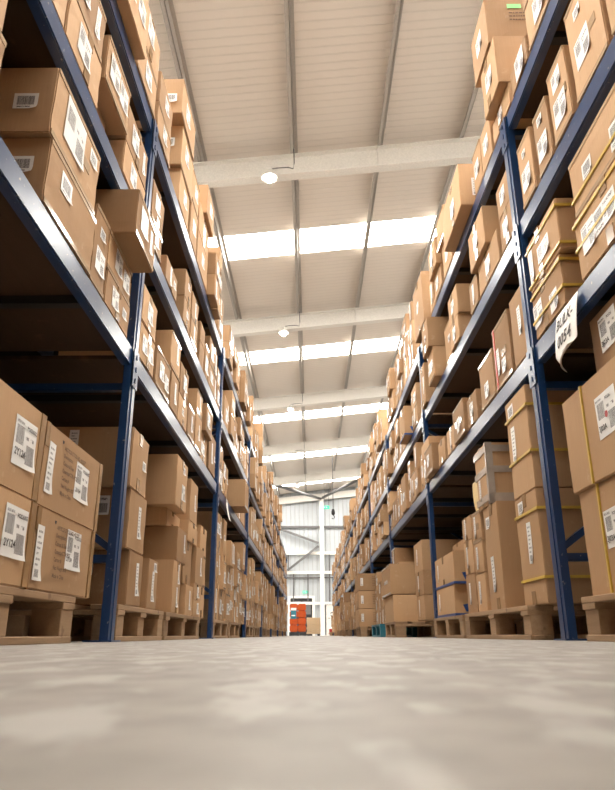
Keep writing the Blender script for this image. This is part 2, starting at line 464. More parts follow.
def back_mesh():
    bm = bmesh.new(); box(bm, -DEP-.03, -DEP-.018, -BAY/2+.01, BAY/2-.01, .02, H[3]+.04)  # added sheet behind each bay, stops light coming through the rack
    return mesh_of('shade_panel', bm, M['panel_dark'])
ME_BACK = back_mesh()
def brace_mesh(name, p, q, w, t):
    bm = bmesh.new(); bar(bm, p, q, w, t)
    return mesh_of(name, bm, M['blue'])
BA, BB = -.034, -DEP+.034
ME_CROSS = [brace_mesh('cross_brace', (BA,0,z), (BB,0,z), .03, .03) for z in (.30, 1.0, 1.65, 2.28)]
ME_DIAG = [brace_mesh('diagonal_brace', (BA,0,.34), (BB,0,.96), .03, .025), brace_mesh('diagonal_brace', (BB,0,1.04), (BA,0,1.61), .03, .025)]
for s in (-1, 1):
    rk = D.objects.new('pallet_rack', None); C.objects.link(rk)
    rk.location = (s*F[s], P0-3*BAY, 0)
    if s == 1: rk.rotation_euler = (0, 0, PI)                    # local +x always points to the aisle
    tag(rk, 'long blue three-beam shelving rack on the %s side of the aisle' % ('left' if s < 0 else 'right'), 'rack')
    n = BAYS[s]
    sg = 1 if s < 0 else -1
    for k in range(n+1):
        y = sg*k*BAY
        for fx, flip in ((0, 0), (-DEP, 1)):
            u = obj('upright', ME_UP, rk, (fx, y, 0))
            if flip: u.rotation_euler = (0, 0, PI)
            b = obj('base_plate', ME_BASE, u)
        for q in ME_CROSS: obj('cross_brace', q, rk, (0, y, 0))
        for q in ME_DIAG: obj('diagonal_brace', q, rk, (0, y, 0))
        if k == n: break
        ym = y + sg*BAY/2
        obj('shade_panel', ME_BACK, rk, (0, ym, 0))
        for l in (1, 2, 3):
            bf = obj('beam', ME_BEAM, rk, (0, ym, H[l]))
            for e in (-1, 1):
                obj('beam_connector', ME_CONN, bf, (0, e*BAY/2, 0))
            br = obj('beam', ME_BEAM, rk, (-DEP, ym, H[l])); br.rotation_euler = (0, 0, PI)
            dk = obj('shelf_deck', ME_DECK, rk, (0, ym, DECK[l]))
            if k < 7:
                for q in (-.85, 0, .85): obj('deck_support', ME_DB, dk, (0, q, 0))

# ------------------------------------------------------------------ pallets
def pallet_parts(L, W):
    """L along the aisle (y), W into the rack (x); aisle face at x=0, body towards -x; height .137"""
    parts = []
    nb = 7
    for i in range(5):                                             # deck boards run along the aisle
        w = .11; x = -w/2 - i*(W-w)/4
        parts.append(('deck_board', (x-w/2, x+w/2, -L/2, L/2, .117, .137)))
    for y in (-L/2+.055, 0, L/2-.055):
        parts.append(('stringer_board', (-W, 0, y-.052, y+.052, .097, .1165)))
    for x in (-.05, -W/2, -W+.05):
        parts.append(('bottom_board', (x-.048, x+.048, -L/2, L/2, 0, .02)))
        for y in (-L/2+.055, 0, L/2-.055):
            parts.append(('block', (x-.046, x+.046, y-.052, y+.052, .02, .097)))
    return parts
pal_cache = {}
def pallet(s, y0, y1, X, W, label, detailed=True, rot90=False, mat='wood'):
    L = y1-y0; key = (round(L, 2), W, detailed, mat)
    grp = 'pallets under the %s rack' % ('left' if s < 0 else 'right')
    if key not in pal_cache:
        ps = pallet_parts(L, W); rr = random.Random(int(L*100))
        if detailed:
            lst = []
            for nme, bx in ps:
                bm = bmesh.new(); j = rr.uniform(-.006, .002) if nme == 'block' else 0
                box(bm, bx[0]+j, bx[1]+j, *bx[2:])
                lst.append((nme, mesh_of(nme, bm, M[mat], .002)))
            pal_cache[key] = lst
        else:
            bm = bmesh.new()
            for nme, bx in ps: box(bm, *bx)
            pal_cache[key] = mesh_of('wooden_pallet', bm, M[mat])
    c = pal_cache[key]
    if detailed:
        o = D.objects.new('wooden_pallet', None); C.objects.link(o)
        for nme, me in c: obj(nme, me, o)
    else:
        o = obj('wooden_pallet', c)
    o.location = (s*X, (y0+y1)/2, 0)
    if s > 0: o.rotation_euler = (0, 0, PI)
    return tag(o, label, 'pallet', grp)

# ------------------------------------------------------------------ cartons
cartons = []      # specs
def cart(s, lvl, y0, y1, z0, z1, X=None, dep=None, **kw):
    c = dict(s=s, lvl=lvl, y0=y0, y1=y1, z0=z0, z1=z1, X=X if X else F[s] + R.uniform(-.004, .012), dep=dep or R.uniform(.42, .62))
    c.update(kw); cartons.append(c); return c
def stack(s, lvl, y0, y1, hs, X=None, dep=None, z=None, **kw):
    z = DECK[lvl] if z is None else z
    col = []
    for h in hs:
        col.append(cart(s, lvl, y0, y1, z+.0008, z+h, X, dep, **kw)); z += h
    return col

L_, R_ = -1, 1
# --- left, floor pallets (bay beside the camera)
cart(L_,0, 1.29,1.842,.138,.362, .741,.55, lab=[('abs','square_text',1.72,.265,1.2)], txt='big', tape='v', name='lower left-edge brown carton on the nearest left pallet, cut by the frame')
cart(L_,0, 1.29,1.845,.363,.608, .744,.55, lab=[('abs','square_text',1.72,.492,1.2)], txt='big', tape='v', name='upper left-edge brown carton on the nearest left pallet, with number label')
cart(L_,0, 1.852,2.375,.138,.358, .741,.55, lab=[('abs','tall',1.89,.235,.98),('abs','square_text',2.165,.27,1.12)], txt='print', tape='v', name='lower brown carton with printed lines and two labels on the nearest left pallet')
cart(L_,0, 1.852,2.400,.359,.600, .744,.55, lab=[('abs','tall',1.91,.475,.98),('abs','square_text',2.19,.487,1.12)], txt='print', tape='v', name='upper brown carton with printed lines and two labels, nearest left pallet')
# --- left, floor, bay 1
cart(L_,0, 2.86,3.10,.138,.355,.741,.6, lab=[('tall',.6,.5,.9)], side=[('wide',.35,.7,.9)])
cart(L_,0, 2.80,3.09,.356,.60,.741,.62, lab=[('tall',.55,.5,.9)], side=[('wide',.25,.7,1)])
cart(L_,0, 2.77,3.06,.601,.855,.741,.62, lab=[('small',.7,.5,1)], side=[('tall',.4,.7,.8)])
stack(L_,0,3.22,3.42,[.222],.741,.30, lab=[('tall',.45,.45,.9),('small',.6,.85,1)])
stack(L_,0,3.44,3.64,[.17,.17,.22],.93,.45)
stack(L_,0,3.80,4.03,[.275],.741,.42, lab=[('tall',.5,.3,.7),('tall',.6,.75,.7)])
stack(L_,0,3.86,4.16,[.19],.741,.5, z=.412, lab=[('tall',.7,.6,.7)])
cart(L_,0, 3.82,4.22,.603,.70,.80,.5)
cart(L_,0, 3.74,4.07,.701,.985,.741,.55, lab=[('square',.6,.35,.9),('small',.6,.8,1)])
stack(L_,0,4.24,4.50,[.175],.745,.4, lab=[('tall',.5,.5,.75)])
stack(L_,0,4.20,4.47,[.26],.76,.4, z=.313)
cart(L_,0, 4.26,4.54,.70,.96,.75,.4, lab=[('tall',.6,.5,.7)]); cart(L_,0,4.24,4.56,.574,.699,.75,.5)
stack(L_,0,4.53,4.84,[.10,.10],.745,.4, lab=[('square',.5,.5,.7)])
stack(L_,0,4.56,4.88,[.24],.745,.45, z=.338, lab=[('tall',.6,.5,.8)])
cart(L_,0,4.60,4.90,.579,.72,.80,.4)
stack(L_,0,4.91,5.22,[.21,.22,.20],.78,.45)
# --- left, first shelf
d = DECK[1]
cart(L_,1, .99,1.30,d,1.395,.741,.5, lab=[('square',.5,.5,1)]); cart(L_,1, .99,1.265,1.396,1.63,.738,.5)
cart(L_,1, 1.62,2.045,d,1.383,.741,.42, lab=[('abs','small',1.76,1.31,1.6)], side=[('small',.18,.55,1.3)], tape='h', name='lower brown carton of the big pair on the left lowest shelf, nearest')
cart(L_,1, 1.60,2.02,1.384,1.622,.741,.45, lab=[('abs','square_text',1.77,1.52,1.5),('abs','small',1.945,1.56,1.25)], side=[('small',.18,.45,1.3)], tape='h', name='upper brown carton of the big pair on the left lowest shelf, nearest')
cart(L_,1, 2.055,2.215,d,1.465,.745,.4, lab=[('square',.5,.35,.9),('small',.5,.72,1)], tape='h')
cart(L_,1, 2.235,2.56,d,1.305,.745,.4, lab=[('square',.35,.5,.8),('small',.75,.5,1)])
cart(L_,1, 2.225,2.56,1.306,1.466,.748,.4, lab=[('square',.4,.55,.9),('square',.75,.45,.8)])
cart(L_,1, 2.25,2.56,1.467,1.665,.660,.42, lab=[('square',.35,.55,1.05),('tall',.75,.5,.7)], tape='h', name='brown carton jutting far out over the aisle beside the nearest left upright')
cart(L_,1, 2.74,3.02,d,1.335,.741,.35, lab=[('square',.3,.5,.8),('square',.7,.5,.8)])
cart(L_,1, 2.74,3.02,1.345,1.52,.741,.35, lab=[('square',.5,.5,.9)])
cart(L_,1, 3.08,3.40,d,1.365,.742,.4, lab=[('square',.35,.5,.9),('square',.72,.4,.8)], tape='h')
cart(L_,1, 3.43,3.64,d,1.375,.741,.4, lab=[('tall',.5,.5,.8)])
cart(L_,1, 3.38,3.64,1.376,1.585,.741,.4, lab=[('tall',.6,.6,.8)])
cart(L_,1, 3.66,3.93,d,1.33,.741,.4, lab=[('small',.5,.5,1)]); cart(L_,1, 3.67,3.93,1.331,1.52,.741,.4, lab=[('square',.5,.5,.9)])
stack(L_,1,3.97,4.22,[.2],.741,.4, lab=[('tall',.5,.5,.7)])
stack(L_,1,4.26,4.50,[.25,.15],.741,.4, lab=[('tall',.5,.5,.7)])
# --- left, middle shelf
d = DECK[2]
cart(L_,2, 1.05,1.60,d,2.0,.745,.4, lab=[('square',.75,.4,1.1)])
cart(L_,2, 1.615,1.94,d,1.955,.745,.4, lab=[('square',.45,.5,1.1)])
cart(L_,2, 1.60,1.925,1.956,2.165,.745,.4, lab=[('square',.3,.55,1.1),('tall',.75,.5,.8)], tape='h')
cart(L_,2, 1.96,2.20,d,1.925,.80,.4)
cart(L_,2, 1.955,2.26,1.926,2.13,.735,.4, lab=[('square',.3,.5,1.1),('square',.7,.5,1)], tape='h')
cart(L_,2, 2.275,2.63,d,1.92,.741,.4, lab=[('square',.4,.5,.9)])
cart(L_,2, 2.275,2.62,1.921,2.10,.741,.4, lab=[('square',.35,.5,1),('tall',.78,.5,.7)])
cart(L_,2, 2.75,3.0,d,1.90,.741,.35, lab=[('square',.5,.5,.8)]); cart(L_,2,2.75,3.0,1.901,2.09,.741,.35, lab=[('square',.4,.55,.9)])
cart(L_,2, 3.02,3.12,d,2.02,.80,.3, red=True)
cart(L_,2, 3.13,3.42,d,1.90,.741,.35, lab=[('tall',.4,.5,.7),('small',.75,.5,1)])
cart(L_,2, 3.64,3.86,d,1.93,.741,.4, lab=[('small',.5,.5,1)]); cart(L_,2,3.64,3.86,1.931,2.11,.741,.4, lab=[('small',.5,.6,1)])
stack(L_,2,3.90,4.14,[.16,.17],.742,.4, lab=[('tall',.5,.5,.7)])
stack(L_,2,4.3,4.5,[.17,.14],.75,.4)
# --- left, top shelf
d = DECK[3]
cart(L_,3, 1.40,1.86,d,d+.27,.741,.4, lab=[('square',.6,.5,1.1)]); cart(L_,3,1.40,1.85,d+.271,d+.52,.741,.4, lab=[('square',.6,.5,1)])
cart(L_,3, 1.90,2.30,d,d+.24,.700,.42, lab=[('square',.3,.5,1.1),('square',.7,.6,1)]); cart(L_,3,1.90,2.30,d+.241,d+.48,.71,.4, lab=[('square',.4,.5,1.1),('tall',.8,.5,.8)])
cart(L_,3, 2.33,2.66,d,d+.20,.741,.4, lab=[('square',.5,.5,1)]); cart(L_,3,2.33,2.66,d+.201,d+.42,.738,.4, lab=[('square',.4,.6,1.1)])
cart(L_,3, 2.72,3.03,d,d+.17,.741,.4, lab=[('square',.5,.5,.8)]); cart(L_,3,2.72,3.02,d+.171,d+.36,.741,.35, lab=[('square',.5,.5,.8)])
cart(L_,3, 3.30,3.62,d,2.575,.741,.4, lab=[('square',.5,.5,.9)])
cart(L_,3, 3.27,3.65,2.576,2.85,.735,.42, lab=[('square',.4,.6,1)], side=[('small',.2,.55,1.5)], tape='h')
cart(L_,3, 3.17,3.60,2.851,3.10,.728,.42, lab=[('square',.4,.5,1.1)], side=[('small',.17,.42,1.4)], tape='h', name='highest brown carton on the left top shelf, jutting out against the roof')
cart(L_,3, 3.68,3.92,d,2.63,.741,.4, lab=[('square',.5,.5,.9)]); cart(L_,3,3.68,3.92,2.631,2.86,.741,.4, lab=[('square',.5,.5,.9)])
stack(L_,3,3.97,4.40,[.24,.22],.741,.4, lab=[('square',.5,.5,.9)])
cart(L_,3, 4.10,4.42,2.816,3.05,.715,.4, lab=[('square',.5,.5,.9)], side=[('small',.3,.6,1.5)])
# --- right, floor
cart(R_,0, 1.60,2.345,.138,.478,.925,.6, lab=[('abs','square_text',2.10,.33,1.1)], strap=['v.78'], txt='mk', name='lower strapped brown carton on the nearest right pallet, cut by the frame')
cart(R_,0, 1.60,2.365,.479,.812,.915,.6, lab=[('abs','square_text',2.01,.665,1.3)], strap=['v.76'], dot=True, name='upper strapped brown carton on the nearest right pallet, with red dot label')
cart(R_,0, 1.55,2.20,.813,1.06,.985,.5, lab=[('abs','square_text',2.06,.97,1.15)], name='brown carton with number label tucked under the lowest right beam, nearest')
cart(R_,0, 2.83,3.14,.138,.600,.939,.75, lab=[('abs','small',3.05,.55,1.3),('abs','tall',2.97,.39,1.15)], strap=['h.22','h.82','s.55'], name='lower tall carton with yellow straps behind the nearest right upright')
cart(R_,0, 2.83,3.14,.602,1.060,.939,.75, lab=[('abs','small',3.05,1.0,1.5),('abs','tall',3.05,.84,1.15)], strap=['h.35','h.80','s.55'], name='upper tall carton with yellow straps behind the nearest right upright')
cart(R_,0, 3.42,3.70,.138,.655,.93,.45, lab=[('abs','tall',3.57,.31,1.15),('abs','small',3.60,.57,1.4)], name='tall plain brown carton with label on the second right pallet')
cart(R_,0, 3.50,3.76,.656,.98,.925,.42, lab=[('tall',.7,.3,.8)], clearband=True, name='carton bound with clear plastic tape, on top of the tall carton, right')
stack(R_,0,3.77,3.98,[.20],.93,.4, lab=[('tall',.6,.5,.8)]); stack(R_,0,3.77,3.97,[.165,.17],.93,.4,z=.338, lab=[('tall',.6,.5,.8)])
stack(R_,0,4.02,4.26,[.22,.19,.14],.935,.4, lab=[('tall',.6,.5,.8)])
cart(R_,0, 4.66,5.32,.138,.335,.939,.75, lab=[('tall',.8,.5,.8)], bluetape=True, side=[('small',.8,.2,.8)], lines=True, name='lower carton with blue tape on the third right pallet')
cart(R_,0, 4.62,5.32,.336,.545,.939,.75, lab=[('tall',.8,.5,.8)], bluetape=True, lines=True, name='upper carton with blue tape on the third right pallet')
cart(R_,0, 4.86,5.32,.546,.66,1.08,.6, side=[('small',.4,.5,1.2)])
stack(R_,0,5.90,6.35,[.20,.20,.25],.939,.55, lab=[('tall',.6,.5,.9)])
cart(R_,0, 6.72,7.5,.138,.380,.775,.30, plainbig=True, name='lower of the large plain cartons on the pallet jutting into the aisle')
cart(R_,0, 6.72,7.5,.386,.665,.755,.32, plainbig=True, name='upper of the large plain cartons on the pallet jutting into the aisle')
cart(R_,0, 6.78,7.5,.138,.60,1.10,.35)
stack(R_,0,8.1,8.5,[.20,.22,.24],.93,.5, lab=[('tall',.6,.5,.8)])
for i in range(3): cart(R_,0,10.6,11.4,.138+.255*i,.138+.255*(i+1)-.007,.71,.60, side=[('tall',.09,.5,.75)], lines=True, name=['bottom','middle','top'][i]+' of three equal labelled cartons stacked far down the right side')
# --- right, first shelf
d = DECK[1]
cart(R_,1, 1.50,2.10,d,1.40,.939,.5, lab=[('wide',.6,.5,1.1),('square',.82,.5,1)], strap=['h.5','h.9'])
cart(R_,1, 1.50,2.08,1.402,1.62,.942,.5, lab=[('small',.75,.5,1.4),('wide',.3,.3,1.1)], strap=['h.3'], tape='h')
cart(R_,1, 2.26,2.60,d,1.375,.939,.5, lab=[('square',.84,.45,1),('square',.3,.3,.8)], strap=['h.35','h.88'], name='lower yellow-strapped carton on the right lowest shelf above the paper sign')
cart(R_,1, 2.23,2.60,1.377,1.60,.939,.5, lab=[('tall',.86,.45,1),('wide',.45,.45,.9)], strap=['h.12','h.85'], name='upper yellow-strapped carton on the right lowest shelf above the paper sign')
cart(R_,1, 2.72,2.92,d,1.50,.942,.4, lab=[('tall',.35,.55,.9)])
cart(R_,1, 2.95,3.24,d,1.49,.939,.4, lab=[('tall',.7,.4,.9),('square',.4,.25,.7)], red=True)
cart(R_,1, 3.26,3.56,d,1.42,.939,.4, lab=[('square',.5,.3,.8)])
cart(R_,1, 3.66,3.90,d,1.34,.939,.4, lab=[('square',.5,.5,.8)]); cart(R_,1,3.93,4.25,d,1.38,.925,.4, lab=[('square',.5,.4,.9)])
cart(R_,1, 4.28,4.55,d,1.33,.939,.4, lab=[('tall',.5,.5,.8)])
cart(R_,1, 4.92,5.25,d,1.37,.90,.42, lab=[('square',.5,.5,.9)], name='carton with slumped side on the right lowest shelf before the second upright')
stack(R_,1,4.62,4.88,[.17],.939,.4)
cart(R_,1, 5.30,5.56,d,1.36,.93,.4, lab=[('square',.5,.5,.9)]); cart(R_,1,5.20,5.56,1.371,1.50,.93,.4)
# --- right, middle shelf
d = DECK[2]
cart(R_,2, 1.30,1.64,d,2.15,.942,.4, lab=[('square',.5,.4,1.1)])
cart(R_,2, 1.67,1.93,d,2.16,.942,.4, lab=[('square',.6,.4,1.1),('small',.6,.8,1)], tape='h')
cart(R_,2, 1.97,2.15,d,2.085,.939,.4, lab=[('square',.5,.33,1.1),('square',.5,.75,.8)], tape='h')
cart(R_,2, 2.19,2.345,d,2.055,.942,.4, lab=[('square',.5,.35,1),('small',.5,.8,1)], tape='h')
cart(R_,2, 2.39,2.56,d,2.075,.939,.4, lab=[('square',.5,.35,1),('small',.5,.75,.8)], tape='h')
cart(R_,2, 2.72,2.93,d,1.95,.941,.4, lab=[('square',.5,.5,.8)]); cart(R_,2,2.72,2.93,1.951,2.12,.941,.4, lab=[('square',.5,.5,.8)])
cart(R_,2, 2.97,3.38,d,1.945,.939,.4, lab=[('square',.5,.5,.9)])
cart(R_,2, 3.10,3.44,1.946,2.17,.915,.4, lab=[('square',.5,.5,.9)])
cart(R_,2, 3.42,3.60,d,1.945,.939,.4, lab=[('tall',.5,.5,.8)])
cart(R_,2, 3.90,4.15,d,1.93,.93,.4, lab=[('square',.5,.5,.8)]); cart(R_,2,3.88,4.15,1.931,2.13,.93,.4, lab=[('square',.5,.5,.8)])
cart(R_,2, 6.10,6.45,d,2.05,.877,.5, bluetape=True, name='carton jutting out beyond the second right upright, blue tape at base')
# --- right, top shelf
d = DECK[3]
for y0, y1, hs in ((1.42,1.70,[.25,.2]), (1.72,1.99,[.22,.25]), (2.01,2.27,[.24,.25]), (2.30,2.53,[.13])):
    stack(R_,3,y0,y1,hs,.941,.4, lab=[('square',.4,.4,1.1)])
cart(R_,3, 2.56,2.86,d,2.475,.939,.4, lab=[('square',.5,.5,.7)])
cart(R_,3, 2.56,2.82,2.476,2.76,.895,.45, sticker=(.42,.80), lab=[('square',.5,.5,1)], name='lower of two cartons with green stickers jutting from the right top shelf')
cart(R_,3, 2.60,2.90,2.761,3.05,.885,.48, sticker=(.30,.78), lines3=True, lab=[('square',.5,.5,1)], name='upper of two cartons with green stickers jutting from the right top shelf')
cart(R_,3, 2.90,3.10,d,2.60,.941,.4, lab=[('square',.5,.5,.9)]); 
cart(R_,3, 3.12,3.30,d,2.62,.945,.4, lab=[('square',.5,.5,.9)])
cart(R_,3, 3.36,3.88,d,2.64,.875,.45, lab=[('square',.4,.4,1)], side=[('tall',.2,.42,.8)], name='large carton jutting toward the aisle on the right top shelf, label on its side')
cart(R_,3, 3.95,4.25,d,2.60,.939,.4, lab=[('square',.5,.5,.9)]); cart(R_,3,4.02,4.30,2.601,2.82,.92,.35)
cart(R_,3, 4.33,4.60,d,2.54,.939,.4, lab=[('square',.5,.5,.9)]); cart(R_,3,4.33,4.62,2.541,2.76,.91,.35, lab=[('square',.5,.5,.9)])
cart(R_,3, 4.90,5.35,d,2.80,.90,.4, lab=[('square',.5,.5,.9)])
# left carton jutting out at the second shelf far down
cart(L_,1, 6.42,6.80,DECK[1],DECK[1]+.26,.615,.45, name='brown carton jutting out across the aisle, far down the left lowest shelf')

# --- automatic filling of the rest of the racks
posts = {s: [P0 + BAY*k for k in range(-1, BAYS[s]-2)] for s in (-1, 1)}
def clash(s, lvl, y0, y1):
    return any(c['s'] == s and c['lvl'] == lvl and c['y0'] < y1+.005 and c['y1'] > y0-.005 for c in cartons)
LABS = ['square','square','tall','tall','small','wide']
start = {(-1,0):5.3, (-1,1):4.55, (-1,2):4.55, (-1,3):4.45, (1,0):7.55, (1,1):5.6, (1,2):4.2, (1,3):4.65}
ends = {-1: 2.69+BAY*7-.15, 1: 2.69+BAY*10-.15}
pal = []
for s in (-1, 1):
    for lvl in range(4):
        y = start[(s, lvl)]
        end = ends[s]
        if s < 0 and lvl == 3: end = 17.2
        while y < end:
            w = R.choice([R.uniform(.16,.26), R.uniform(.22,.34), R.uniform(.28,.44)])
            if R.random() < .07: y += R.uniform(.1, .3); continue
            near = [p for p in posts[s] if p-.06 < y+w and y < p+.06]
            if near and lvl in (1, 2, 3):
                if y < near[0]-.06-.12: w = near[0]-.06-y
                else: y = near[0]+.055; continue
            elif near and lvl == 0:
                y = near[0]+.07 if y > near[0]-.2 else y
                if y < near[0]: w = near[0]-.06-y
            if clash(s, lvl, y, y+w): y += .05; continue
            if lvl == 0: tot, mx = R.uniform(.45, .86), 3
            elif lvl == 3: tot, mx = R.choice([R.uniform(.25,.45), R.uniform(.4,.7)]), 3
            else: tot, mx = R.uniform(.24, .46), 2
            n = max(1, min(mx, round(tot/R.uniform(.17,.26))))
            out = R.choice([0,0,0,0,.02,.05]) if lvl else R.choice([0,0,0,.03])
            if lvl == 0 and y < 11.5: out = 0
            if y > 11.5 and s > 0 and lvl == 0: out += R.choice([0, .06, .14])
            X = F[s] - out + R.uniform(-.002, .01)
            z = DECK[lvl]; g = []
            for k in range(n):
                h = tot/n*R.uniform(.92, 1.08)
                if lvl in (1,2) and z + h > H[lvl+1]-BH/2-.012: h = H[lvl+1]-BH/2-.012-z
                if h < .08: break
                lab = []
                if R.random() < .95:
                    lab.append((R.choice(LABS), R.uniform(.25,.5), R.uniform(.4,.6), R.uniform(.9,1.25)))
                    if w > .24 and R.random() < .6: lab.append((R.choice(['tall','small','square']), .80, R.uniform(.35,.65), R.uniform(.8,1.1)))
                XX = X - (R.choice([0,0,0,.03]) if k else 0)
                cart(s, lvl, y, y+w-R.uniform(.004,.02), z+.0008, z+h, XX, R.uniform(.36,.5), lab=lab, bt=R.random() < .05)
                z += h
            y += w + (R.uniform(.004, .03))
        # pallets
    # hand placed pallets
PW = .8
pallet(-1, 1.20, 2.25, .741, PW, 'nearest pale wooden pallet at the left edge of the photo, under two-by-two cartons')
pallet(-1, 2.76, 3.62, .741, PW, 'wooden pallet just behind the nearest left upright')
pallet(-1, 3.68, 4.82, .741, PW, 'wooden pallet before the second left upright')
pallet(1, 1.20, 2.37, .895, PW, 'nearest wooden pallet at the right edge of the photo, orange-toned end block')
pallet(1, 3.00, 4.24, .905, PW, 'dark worn wooden pallet behind the nearest right upright')
pallet(1, 4.40, 5.44, .925, PW, 'wooden pallet before the second right upright, under the blue-taped cartons')
pallet(1, 6.60, 7.55, .775, .75, 'wooden pallet jutting into the aisle under the large plain cartons, right')
pallet(1, 7.95, 9.05, .76, PW, 'teal-painted wooden pallet beyond the jutting plain cartons on the right', mat='teal')
ORD = ['first','second','third','fourth','fifth','sixth','seventh','eighth','ninth','tenth','eleventh','twelfth','thirteenth','fourteenth','fifteenth','sixteenth',
 'seventeenth','eighteenth','nineteenth','twentieth']
def ordw(i):
    if i < 20: return ORD[i]
    t = ['','','twenty','thirty','forty','fifty','sixty','seventy'][(i+1)//10]; u = (i+1) % 10
    return (t + '-' + ORD[u-1]) if u else t[:-1] + 'ieth'
cnt = {-1: 3, 1: 5}
for s in (-1, 1):
    y = 4.86 if s < 0 else 9.3
    while y < ends[s]-1:
        near = [p for p in posts[s] if p-.07 < y+1.15 and y < p+.07]
        X = F[s] if (s < 0 or R.random() < .4) else F[s]-R.choice([0,.1,.18])
        if s > 0 and 9.9 < y < 10.9: y = 10.5; X = .72
        L = R.choice([1.0, 1.15])
        if X > F[s]-.01:
            for p in near:
                if y < p: L = p-.06-y
            if near and y > near[0]-.25: y = near[0]+.07; continue
            if L < .55: y = near[0]+.07; continue
            if L > 1.2: L = 1.15
        pallet(s, y, y+round(L,1)-.02, X, PW, 'small distant wooden pallet at floor level, %s along the %s rack' % (ordw(cnt[s]), 'left' if s < 0 else 'right'), y < 9)
        cnt[s] += 1
        y += L + R.uniform(.03, .12)

# cartons that stand on floor level behind the gaps
stack(1,0,5.66,5.86,[.18,.16],1.15,.3)

# visibility size
def size_of(c):
    ps = []
    for y in (c['y0'], c['y1']):
        for z in (c['z0'], c['z1']):
            for x in (c['X'], c['X']+.3): ps.append(proj(c['s']*x, y, z))
    if any(p is None for p in ps): return 0
    x0 = max(0, min(p[0] for p in ps)); x1 = min(615, max(p[0] for p in ps)); y0 = max(0, min(p[1] for p in ps)); y1 = min(790, max(p[1] for p in ps))
    return max(0, x1-x0)*max(0, y1-y0)
for c in cartons: c['a'] = size_of(c)
vis = sorted([c for c in cartons if c['a'] > 0], key=lambda c: -c['a']*(3 if 'name' in c else 1))
solo, rest = vis[:300], vis[300:]
# stack ordinals along each shelf, counted from the camera
cols = {}
for c in solo: cols.setdefault((c['s'], c['lvl']), []).append(c)
SH = {0: 'floor pallets', 1: 'lowest shelf', 2: 'middle shelf', 3: 'top shelf'}
for (s, lvl), lst in cols.items():
    lst.sort(key=lambda c: (c['y0'], c['z0']))
    groups = []
    for c in lst:
        for g in groups[-3:]:
            m = g[0]
            ov = min(m['y1'], c['y1']) - max(m['y0'], c['y0'])
            if ov > .5*min(m['y1']-m['y0'], c['y1']-c['y0']): g.append(c); break
        else: groups.append([c])
    for i, g in enumerate(groups):
        g.sort(key=lambda c: (c['z0'], c['y0']))
        for k, c in enumerate(g):
            w, hh = c['y1']-c['y0'], c['z1']-c['z0']
            sz = 'tall' if hh > 1.25*w else ('wide' if w > 1.35*hh else 'squarish')
            if len(g) == 1: tier = 'standing alone,'
            else: tier = ['bottom one in'] [0] if k == 0 else ('topmost in' if k == len(g)-1 else ['', 'second up in', 'third up in', 'fourth up in', 'fifth up in','sixth up in'][k])
            side = 'left' if s < 0 else 'right'
            if 'name' in c: c['label'] = c['name']
            else: c['label'] = '%s brown carton, %s %s stack from the camera, %s rack\'s %s' % (sz, tier, ordw(i), side, SH[lvl])

def carton_bm(bm, c, mi=0, detail=True, rr=R):
    L, W, Hh = c['y1']-c['y0'], c['dep'], c['z1']-c['z0']
    if detail:
        vs, fs = box(bm, -W, 0, -L/2, L/2, 0, Hh)
        es = list({e for f in fs for e in f.edges})
        r = bmesh.ops.subdivide_edges(bm, edges=es, cuts=3, use_grid_fill=True)
        for v in bm.verts:
            x, y, z = v.co
            a = max(0, 1-(2*(x+W/2)/W)**2); b = max(0, 1-(2*y/L)**2); cc = max(0, 1-(2*(z-Hh/2)/Hh)**2)
            bl = c['bulge']
            if abs(x) < 1e-5: v.co.x += bl*b*cc
            if abs(abs(y)-L/2) < 1e-5: v.co.y += math.copysign(.004*a*cc, y)
            if 1e-5 < z < Hh-1e-5 and abs(x) < 1e-5 and abs(abs(y)-L/2) < 1e-5: v.co.x += rr.uniform(-.003, .001)
        sharp = [e for e in bm.edges if len(e.link_faces) == 2 and e.calc_face_angle(0) > 1.0]
        bmesh.ops.bevel(bm, geom=sharp, offset=.0035, segments=2, affect='EDGES')
        for f in bm.faces: f.smooth = False
        # flap joint: dark slot across top and bottom centre, drawn as thin raised flap edges
        box(bm, -W+.004, -.004, -.0012, .0012, Hh-.0005, Hh+.0006)

def quad_frame(bm, pts, mi):
    bm.faces.new([bm.verts.new(p) for p in pts]).material_index = mi

def text_mesh(s, size, mat, name='printed_text', align='LEFT'):
    cu = D.curves.new('t', 'FONT'); cu.body = s; cu.size = size; cu.resolution_u = 2; cu.align_x = align
    cu.offset = size*.022
    o = D.objects.new('t', cu); C.objects.link(o)
    bpy.context.view_layer.update()
    dg = bpy.context.evaluated_depsgraph_get()
    me = D.meshes.new_from_object(o.evaluated_get(dg)); me.name = name
    D.objects.remove(o); D.curves.remove(cu)
    me.materials.clear(); me.materials.append(mat)
    # text lies in XY facing +Z  ->  stand it in YZ facing +X
    for v in me.vertices: v.co = Vector((0, v.co.x, v.co.y))
    return me
TX = {}
def text(s, size, mat, parent, loc, name='printed_text', align='LEFT'):
    k = (s, size, mat.name, align)
    if k not in TX: TX[k] = text_mesh(s, size, mat, name, align)
    return obj(name, TX[k], parent, loc)

def tape_strip(name, parent, x0, x1, y0, y1, z0, z1, mat):
    bm = bmesh.new(); box(bm, x0, x1, y0, y1, z0, z1)
    return obj(name, mesh_of(name, bm, M[mat]), parent)

